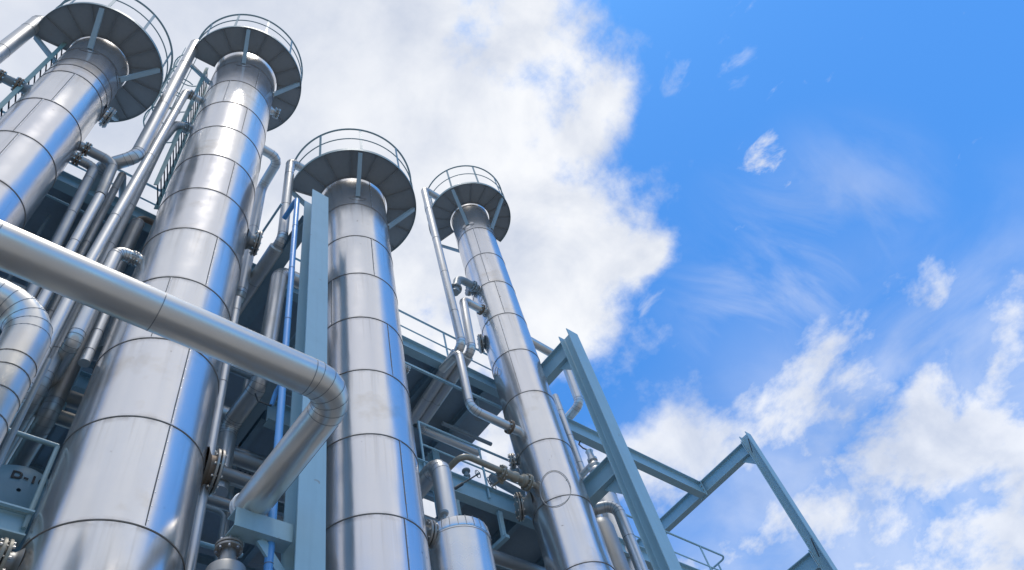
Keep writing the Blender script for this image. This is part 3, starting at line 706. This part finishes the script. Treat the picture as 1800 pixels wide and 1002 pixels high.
line('nozzle_pipe', 'flanged grey pipe left of the first column near the top left corner', 'pipe', [(-1.66, 6.04, 13.93), (-2.6, 6.04, 13.93)], .075, 'greypipe', seams=0, flanges=[((-1.86, 6.04, 13.93), (1, 0, 0), .10)], fk='rustflange')
line('nozzle_pipe', 'brown pipe with bolted flange at the bottom left corner', 'pipe', [(.60, 5.94, 6.12), (-1.0, 5.94, 6.12)], .115, 'brown', seams=0)
G_X = 'horizontal pipes in the shadow under the floors'
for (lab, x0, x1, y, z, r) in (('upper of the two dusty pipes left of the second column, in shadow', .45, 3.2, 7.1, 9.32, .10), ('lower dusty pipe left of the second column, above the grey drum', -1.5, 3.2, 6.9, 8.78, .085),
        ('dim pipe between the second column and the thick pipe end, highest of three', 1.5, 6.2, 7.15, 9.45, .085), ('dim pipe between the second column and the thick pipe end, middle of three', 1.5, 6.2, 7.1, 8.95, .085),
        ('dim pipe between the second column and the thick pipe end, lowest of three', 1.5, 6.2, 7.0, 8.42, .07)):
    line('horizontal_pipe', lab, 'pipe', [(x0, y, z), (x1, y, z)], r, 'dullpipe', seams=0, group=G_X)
line('horizontal_pipe', 'pale insulated pipe behind the blue pipe below the thick pipe', 'pipe', [(2.55, 7.4, 10.35), (4.2, 7.4, 10.35)], .14, 'pipe', seams=0, group=G_X)
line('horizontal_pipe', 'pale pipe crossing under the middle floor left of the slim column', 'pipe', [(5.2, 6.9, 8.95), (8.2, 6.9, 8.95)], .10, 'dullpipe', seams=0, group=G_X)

# right of second column
line('side_pipe', 'zigzag pipe from high on the second column, standing clear against cloud', 'pipe', [(1.95, 5.94, 16.2), (2.41, 5.94, 16.18), (2.42, 6.63, 16.1), (2.38, 6.63, 12.15), (2.38, 8.2, 12.0)], .095, 'pipe', R=.17, seams=2.4, start=1.6, n=4, flanges=[((2.11, 5.94, 16.2), (1, 0, 0), .09)], fk='dullpipe')
line('vertical_pipe', 'bright slim pipe along the right edge of the second column', 'pipe', [(2.09, 5.90, 10.9), (2.10, 5.90, 0)], .058, 'pipe', seams=1.5, start=.3)
line('vertical_pipe', 'thin dull pipe between the second column and the bright slim pipe', 'pipe', [(2.02, 6.0, 10.6), (2.03, 6.0, 0)], .035, 'pipe', seams=1.5, start=.8)
line('side_pipe', 'stout pipe with bent top behind the blue pipe, diving back under the thick pipe', 'pipe', [(3.4, 6.2, 12.62), (2.79, 6.2, 12.62), (2.70, 6.2, 9.82), (2.68, 7.05, 9.75), (2.68, 7.05, 8.6)], .125, 'pipe', R=.20, seams=0, n=5)
t = line('blue_pipe', 'slim bright blue pipe standing left of the pale blue beam', 'pipe', [(2.55, 5.72, 13.46), (2.55, 5.30, 13.50), (2.58, 5.30, 0)], .042, 'bluepipe', R=.09, seams=1.25, start=.9, gore=False, lap=False, n=5)
mb = MB(); pipe_mb([(2.58, 5.30, 8.86), (2.58, 5.50, 8.80), (2.58, 5.58, 8.66)], .026, 'bluepipe', R=.05, gore=False, lap=False, mb=mb); mb.tube([(2.58, 5.58, 8.64), (2.42, 5.60, 8.66), (2.36, 5.56, 8.72)], .010, 'dark', 6); mb.build('branch_valve', t, (2.58, 5.4, 8.8))
mb = MB(); pipe_mb([(2.40, 5.55, 13.55), (2.40, 6.25, 13.55), (2.40, 6.25, 13.2)], .02, 'teal', R=.06, gore=False, lap=False, mb=mb); tag(mb.build('handrail', None, (2.4, 5.6, 13.5)), 'little bent handrail end left of the blue pipe top', 'handrail')

# khaki valve line on the slim column
t = line('valve_pipe', 'khaki pipe with swan-neck, valve and handwheel bolted to the slim column', 'pipe', [(7.26, 6.03, 9.77), (5.85, 6.03, 9.80), (5.80, 6.55, 9.78)], .048, 'brown', R=.17, seams=0, gore=False, lap=False, n=8, flanges=[((7.10, 6.03, 9.77), (1, 0, 0), .135), ((6.60, 6.03, 9.78), (1, 0, 0), .105), ((5.81, 6.46, 9.78), (-.1, 1, 0), .075)], fk='brown')
mb = MB(); mb.lathe((6.66, 6.03, 9.78), (1, 0, 0), [(.065, 0), (.075, .06), (.062, .12), (.085, .17), (.085, .22), (.06, .25), (.06, .32), (.10, .34), (.10, .40)], 'brown', 24)
mb.lathe((6.72, 6.03, 9.78), (-.3, 1, -.1), [(.05, 0), (.05, .14), (.07, .145), (.07, .17), (.016, .18), (.016, .30)], 'brown', 14); mb.build('valve_body', t, (6.7, 6.03, 9.78))
wheel_mb((6.62, 6.32, 9.80), (-.3, 1, -.1), .11).build('handwheel', t, (6.63, 6.32, 9.74))
t = thing('valve_spindle', (6.2, 6.62, 9.98), 'long black valve spindle with tiny wheel leaning over the floor beam', 'valve spindle')
mb = MB(); mb.tube([(6.55, 6.45, 10.10), (6.15, 6.72, 9.80)], .012, 'dark', 8); mb.tube([(6.30, 6.62, 9.91), (6.10, 6.76, 9.76)], .026, 'dark', 8); mb.build('rod', t, (6.3, 6.6, 9.9))
wheel_mb((6.52, 6.47, 10.08), (.4, -.27, .3), .065, 'greypipe', 3, .006).build('handwheel', t, (6.5, 6.47, 10.08))
t = thing('small_valve', (6.55, 6.7, 10.35), 'small grey hand valve standing above the khaki pipe', 'valve')
mb = MB(); mb.lathe((6.55, 6.75, 10.08), (0, 0, 1), [(.03, 0), (.03, .18), (.055, .19), (.055, .23), (.03, .24), (.03, .3), (.07, .31), (.07, .335)], 'greypipe', 14); mb.build('valve_body', t, (6.55, 6.75, 10.1))
line('side_pipe', 'grey bent pipe behind the slim column above the khaki valve', 'pipe', [(8.3, 6.62, 11.2), (7.55, 7.05, 10.95), (7.30, 6.95, 10.75), (7.75, 6.7, 10.3)], .075, 'greypipe', R=.12, seams=0, n=4)

# upright vessel at the bottom centre with its hairpin pipe
t = thing('upright_vessel', (5.17, 5.72, 0), 'stout upright vessel with crimped lid at the bottom, right of the third column', 'vessel')
mb = MB(); mb.lathe((5.17, 5.72, 0), (0, 0, 1), [(.40, 0), (.40, 7.62), (.407, 7.62), (.407, 7.64)], 'vessel', 64, caps=False); mb.build('shell', t, (5.17, 5.72, 0))
mb = MB(); mb.lathe((5.17, 5.72, 7.64), (0, 0, 1), [(.41, 0), (.415, .02), (.40, .14), (.33, .20), (.14, .23), (.13, .24)], 'vessel', 64, caps=False)
for i in range(26):
    a = 2*PI*i/26; mb.bar((5.17+.414*math.cos(a), 5.72+.414*math.sin(a), 7.65), (5.17+.40*math.cos(a), 5.72+.40*math.sin(a), 7.79), .010, .006, 'lap', azd(math.degrees(a)))
mb.build('lid', t, (5.17, 5.72, 7.64))
line('hairpin_pipe', 'pipe rising from the stout vessel and folding back like a hairpin', 'pipe', [(5.10, 5.72, 7.86), (5.10, 5.72, 9.02), (5.10, 7.0, 8.9)], .130, 'pipe', R=.19, seams=0, n=4, flanges=[((5.10, 5.72, 7.93), (0, 0, 1), .15)], fk='dullpipe', seg=32)
nz = thing('gauge', (4.86, 5.50, 7.85), 'small round-capped gauge on the left shoulder of the stout vessel', 'gauge')
mb = MB(); mb.lathe((4.86, 5.52, 7.74), (0, 0, 1), [(.018, 0), (.018, .12), (.055, .13), (.06, .16), (.04, .18), (.004, .19)], 'greypipe', 14); mb.build('cap', nz, (4.86, 5.5, 7.85))
# flanged vessel at the bottom edge
t = thing('flanged_vessel', (2.24, 5.42, 0), 'small cone-topped vessel with bolted flange at the bottom edge beside the slim bright pipe', 'vessel')
mb = MB(); mb.lathe((2.24, 5.42, 0), (0, 0, 1), [(.17, 0), (.17, 5.9), (.175, 6.02), (.17, 6.15), (.165, 6.17), (.09, 6.2), (.07, 6.3), (.065, 6.38)], 'dullpipe', 40, caps=False)
for z in (6.05, 5.95): ringline(mb, (2.24, 5.42, z), (.08, 0, 1), .172, 'lap', .008, .004)
mb.build('shell', t, (2.24, 5.42, 0))
mb = MB(); flange_pair(mb, (2.24, 5.42, 6.41), (0, 0, 1), .12, .028, .01, 'flange', 8); mb.build('flange', t, (2.24, 5.42, 6.4))

# behind and right of the slim column
line('side_pipe', 'white pipe hooking round behind the bare post', 'pipe', [(8.0, 6.35, 15.1), (9.98, 6.40, 15.1), (9.93, 6.40, 13.55), (9.9, 8.2, 13.4)], .10, 'pipe', R=.17, seams=0, n=4)
line('vertical_pipe', 'pale pipe peeping out along the right edge of the slim column', 'pipe', [(9.42, 6.6, 13.72), (9.42, 6.6, 0)], .075, 'pipe', seams=.75)
line('side_pipe', 'shiny pipe with snug elbow leaving the slim column beneath the beam', 'pipe', [(8.05, 6.22, 9.86), (8.62, 6.12, 9.88), (8.93, 5.84, 9.9), (8.93, 5.84, 0)], .098, 'pipe', R=.2, seams=1.1, n=5)
t = thing('upright_vessel', (10.15, 6.85, 0), 'tall shiny vessel behind the bare post at the bottom edge', 'vessel')
mb = MB(); mb.lathe((10.15, 6.85, 0), (0, 0, 1), [(.26, 0), (.26, 11.6), (.22, 11.75), (.1, 11.82), (.01, 11.83)], 'pipe', 48, caps=False)
for z in (11.3, 10.1, 8.9): ringline(mb, (10.15, 6.85, z), (0, 0, 1), .26, 'seam', .01, .004)
mb.build('shell', t, (10.15, 6.85, 0))
t = thing('upright_vessel', (9.0, 6.35, 0), 'dark-sided round-topped vessel half hidden by the shiny elbow pipe', 'vessel')
mb = MB(); mb.lathe((9.15, 6.42, 0), (0, 0, 1), [(.20, 0), (.20, 9.9), (.17, 10.02), (.09, 10.1), (.01, 10.12)], 'dullpipe', 40, caps=False); mb.build('shell', t, (9.15, 6.6, 0))
t = thing('relief_valve', (8.42, 5.62, 10.2), 'silver relief valve standing on the beam behind the bare post', 'valve')
mb = MB(); mb.lathe((8.42, 5.62, 10.19), (0, 0, 1), [(.10, 0), (.12, .02), (.12, .06), (.10, .10), (.12, .14), (.09, .18), (.06, .26), (.085, .27), (.085, .32), (.06, .34), (.055, .46), (.07, .50), (.03, .55)], 'pipe', 24); mb.build('valve_body', t, (8.42, 5.62, 10.2))
mb = MB(); mb.tube([(8.42, 5.64, 10.42), (8.42, 6.02, 10.42)], .055, 'pipe', 16); mb.build('side_outlet', t, (8.42, 5.8, 10.42))
mb = MB(); mb.tube([(8.42, 5.62, 10.72), (8.40, 5.70, 10.84), (8.38, 5.74, 10.96), (8.40, 5.70, 11.02)], .014, 'dark', 8); mb.build('lever', t, (8.42, 5.62, 10.75))

# grey drum with lettering
t = thing('drum', (.62, 6.75, 7.33), 'grey round drum end with black lettering at bottom left', 'drum')
mb = MB(); mb.lathe((.62, 6.50, 7.33), (0, 1, 0), [(.02, 0), (.20, .012), (.34, .06), (.41, .14), (.43, .24), (.43, 2.4)], 'drum', 64, caps=False); mb.build('shell', t, (.62, 6.75, 7.33))
mb = MB(); mb.lathe((.72, 6.60, 7.02), (0, -1, 0), [(.06, 0), (.06, .07), (.075, .07), (.075, .10), (.05, .10), (.045, .03)], 'dark', 20, caps=False); mb.build('hand_hole', t, (.72, 6.6, 7.02))
cu = bpy.data.curves.new('lettering', 'FONT'); cu.body = 'D-10'; cu.size = .135; cu.extrude = .002; cu.align_x = 'CENTER'; cu.offset = .004; cu.space_character = 1.15
to = bpy.data.objects.new('lettering_curve', cu); COL.objects.link(to)
me = bpy.data.meshes.new_from_object(to.evaluated_get(bpy.context.evaluated_depsgraph_get())); COL.objects.unlink(to); bpy.data.objects.remove(to)
hp = [(.0, .0), (.20, .012), (.34, .06), (.41, .14), (.43, .24)]
def dome(rr):
    for (r0, h0), (r1, h1) in zip(hp[:-1], hp[1:]):
        if rr <= r1: return h0+(h1-h0)*(rr-r0)/(r1-r0)
    return .24
for v in me.vertices:                     # local x across, y up; lay the letters on the dish
    rr = math.hypot(.66-.62+v.co.x, 7.45-7.33+v.co.y)
    v.co.z = v.co.z+6.50-(6.50+dome(rr))+.012
lo = bpy.data.objects.new('lettering', me); COL.objects.link(lo); lo.parent = t; me.materials.clear(); me.materials.append(M['black'])
lo.location = Vector((.66, 6.50, 7.45))-t.location; lo.rotation_euler = (R_(90), 0, 0)

def end_plate(owner_name, pos, d, w_, h_):
    o = bpy.data.objects[owner_name]; d = Vector(d).normalized(); p = Vector(pos); x = d.cross(Vector((0, 0, 1))).normalized()
    rot = Matrix((x, d, Vector((0, 0, 1)))).transposed(); mb = MB(); mb.box(p, (w_, .016, h_), 'teal', rot)
    for sx in (-1, 1):
        for k in (-.36, -.12, .12, .36): mb.lathe(p+x*sx*w_*.36+Vector((0, 0, k*h_))-d*.02, d, [(.014, 0), (.014, .040)], 'rustflange', 6)
    return mb.build('end_plate', o, pos)
def named(part): return [o.name for o in bpy.data.objects if o.get('label', '').startswith(part)][0]
end_plate(named('short blue-grey beam from the bare'), (8.40, 5.226, 13.11), (0, 1, 0), .20, .52)
end_plate(named('blue-grey beam from the post to'), (8.40, 5.226, 9.99), (0, 1, 0), .24, .46)
end_plate(named('blue-grey beam running back from the top of'), (13.9, 5.216, 12.98), (0, 1, 0), .20, .40)
end_plate(named('blue-grey crossbeam meeting'), (13.80, 6.68, 12.93), (1, 0, 0), .20, .44)
end_plate(named('low blue-grey beam end'), (13.9, 5.216, 9.93), (0, 1, 0), .20, .42)

G_S = 'small-bore lines in the shadow of the frame'
def small(lab, pts, r, k='dullpipe', name='small_pipe', R=.08):
    t = pipe_mb(pts, r, k, R, 4, 10, 0, .4, False, False).build(name, None, pts[0]); return tag(t, lab, 'pipe', G_S)
small('thin conduit rising behind the first pair of flanged pipes', [(-.42, 7.15, 6.8), (-.42, 7.15, 12.8)], .024, 'greypipe', 'conduit')
small('thin conduit rising just left of the open-topped dark pipe', [(.36, 7.2, 6.8), (.36, 7.2, 12.8)], .020, 'greypipe', 'conduit')
small('thin pipe crossing level behind the vertical pipes near the first column', [(-1.6, 7.3, 11.75), (1.4, 7.3, 11.75)], .034)
small('second thin pipe crossing level a little lower behind the vertical pipes', [(-1.6, 7.4, 11.3), (1.4, 7.4, 11.3)], .045)
small('thin teal line stepping down behind the white elbow pipe', [(.2, 7.1, 10.4), (.75, 7.1, 10.4), (.75, 7.1, 8.9), (1.3, 7.1, 8.9)], .026, 'teal')
small('slim pipe rising behind the stout bent pipe, nearest the second column', [(2.42, 7.3, 6.8), (2.42, 7.3, 12.7)], .032)
small('slim pipe rising behind the stout bent pipe, nearest the pale blue post', [(3.02, 7.5, 6.8), (3.02, 7.5, 12.7)], .040, 'pipe')
small('thin level pipe high behind the blue pipe', [(2.0, 7.2, 11.9), (3.6, 7.2, 11.9)], .035)
small('thin level pipe low behind the blue pipe', [(2.0, 7.1, 11.0), (3.6, 7.1, 11.0)], .045, 'greypipe')
small('thin drain line bending down under the thick pipe leg', [(2.2, 6.6, 7.9), (2.62, 6.6, 7.9), (2.62, 6.6, 6.9)], .028, 'greypipe')
small('slim level line under the bracket, beside the flanged vessel', [(1.9, 6.3, 7.15), (2.75, 6.3, 7.15)], .026, 'teal')
small('thin line dropping beside the third column to the hairpin pipe', [(4.75, 6.6, 12.5), (4.75, 6.6, 8.6)], .030)
small('thin pipe under the upper floor right of the twin bends', [(7.0, 7.6, 12.6), (8.2, 7.6, 12.6)], .040, 'greypipe')
def tray(lab, x0, x1, y, z):
    mb = MB(); mb.box(((x0+x1)/2, y, z), (x1-x0, .30, .012), 'tray'); mb.box(((x0+x1)/2, y-.15, z+.04), (x1-x0, .008, .09), 'tray'); mb.box(((x0+x1)/2, y+.15, z+.04), (x1-x0, .008, .09), 'tray')
    return tag(mb.build('cable_tray', None, ((x0+x1)/2, y, z)), lab, 'tray')
tray('long cable tray in shadow behind the pipes of the left pair of columns', -5.5, 1.9, 7.75, 12.3)
tray('cable tray in shadow left of the pale blue post', 1.9, 4.6, 7.9, 9.9)
def junction(lab, p):
    t = thing('junction_box', p, lab, 'box'); mb = MB(); mb.box(p, (.22, .12, .30), 'greypipe'); mb.box(Vector(p)+Vector((0, -.064, 0)), (.20, .010, .28), 'rail'); mb.build('box', t, p)
    mb = MB(); mb.tube([Vector(p)+Vector((0, 0, -.15)), Vector(p)+Vector((0, 0, -.9))], .016, 'dark', 8); mb.build('cable', t, p)
junction('small grey junction box on the shaded conduit left of the second column', (.36, 7.12, 9.75))
junction('small grey junction box hung below the middle floor right of the hairpin pipe', (6.0, 6.62, 9.3))
def lamp(lab, p):
    t = thing('floodlight', p, lab, 'lamp'); p = Vector(p); mb = MB(); mb.tube([p+Vector((0, 0, .35)), p+Vector((0, 0, .05))], .018, 'rail', 8); mb.build('stem', t, p)
    mb = MB(); mb.lathe(p, (0, 0, -1), [(.03, -.06), (.06, -.02), (.13, .06), (.135, .08), (.12, .075), (.02, .03)], 'greypipe', 20, caps=False); mb.build('lamp_shade', t, p)
lamp('unlit dome lamp under the upper floor left of the slim column', (7.4, 6.95, 12.45))
lamp('unlit dome lamp under the upper floor right of the first column', (.05, 7.0, 12.5))

def gusset(owner, pts, th, d):
    """triangular plate with its own thickness"""
    mb = MB(); d = Vector(d).normalized()*th/2
    a = [Vector(p)-d for p in pts]; b = [Vector(p)+d for p in pts]
    mb.loops([a, b], 'teal'); mb.cap(a, 'teal', True); mb.cap(b, 'teal'); return mb.build('gusset', bpy.data.objects[owner], pts[0])
gusset(named('short blue-grey beam from the bare'), [(8.40, 5.24, 12.875), (8.40, 5.56, 12.875), (8.40, 5.24, 12.50)], .012, (1, 0, 0))
gusset(named('blue-grey beam from the post to'), [(8.40, 5.24, 9.785), (8.40, 5.60, 9.785), (8.40, 5.24, 9.38)], .012, (1, 0, 0))
gusset(named('blue-grey beam running back from the top of'), [(13.9, 5.23, 12.805), (13.9, 5.48, 12.805), (13.9, 5.23, 12.52)], .012, (1, 0, 0))
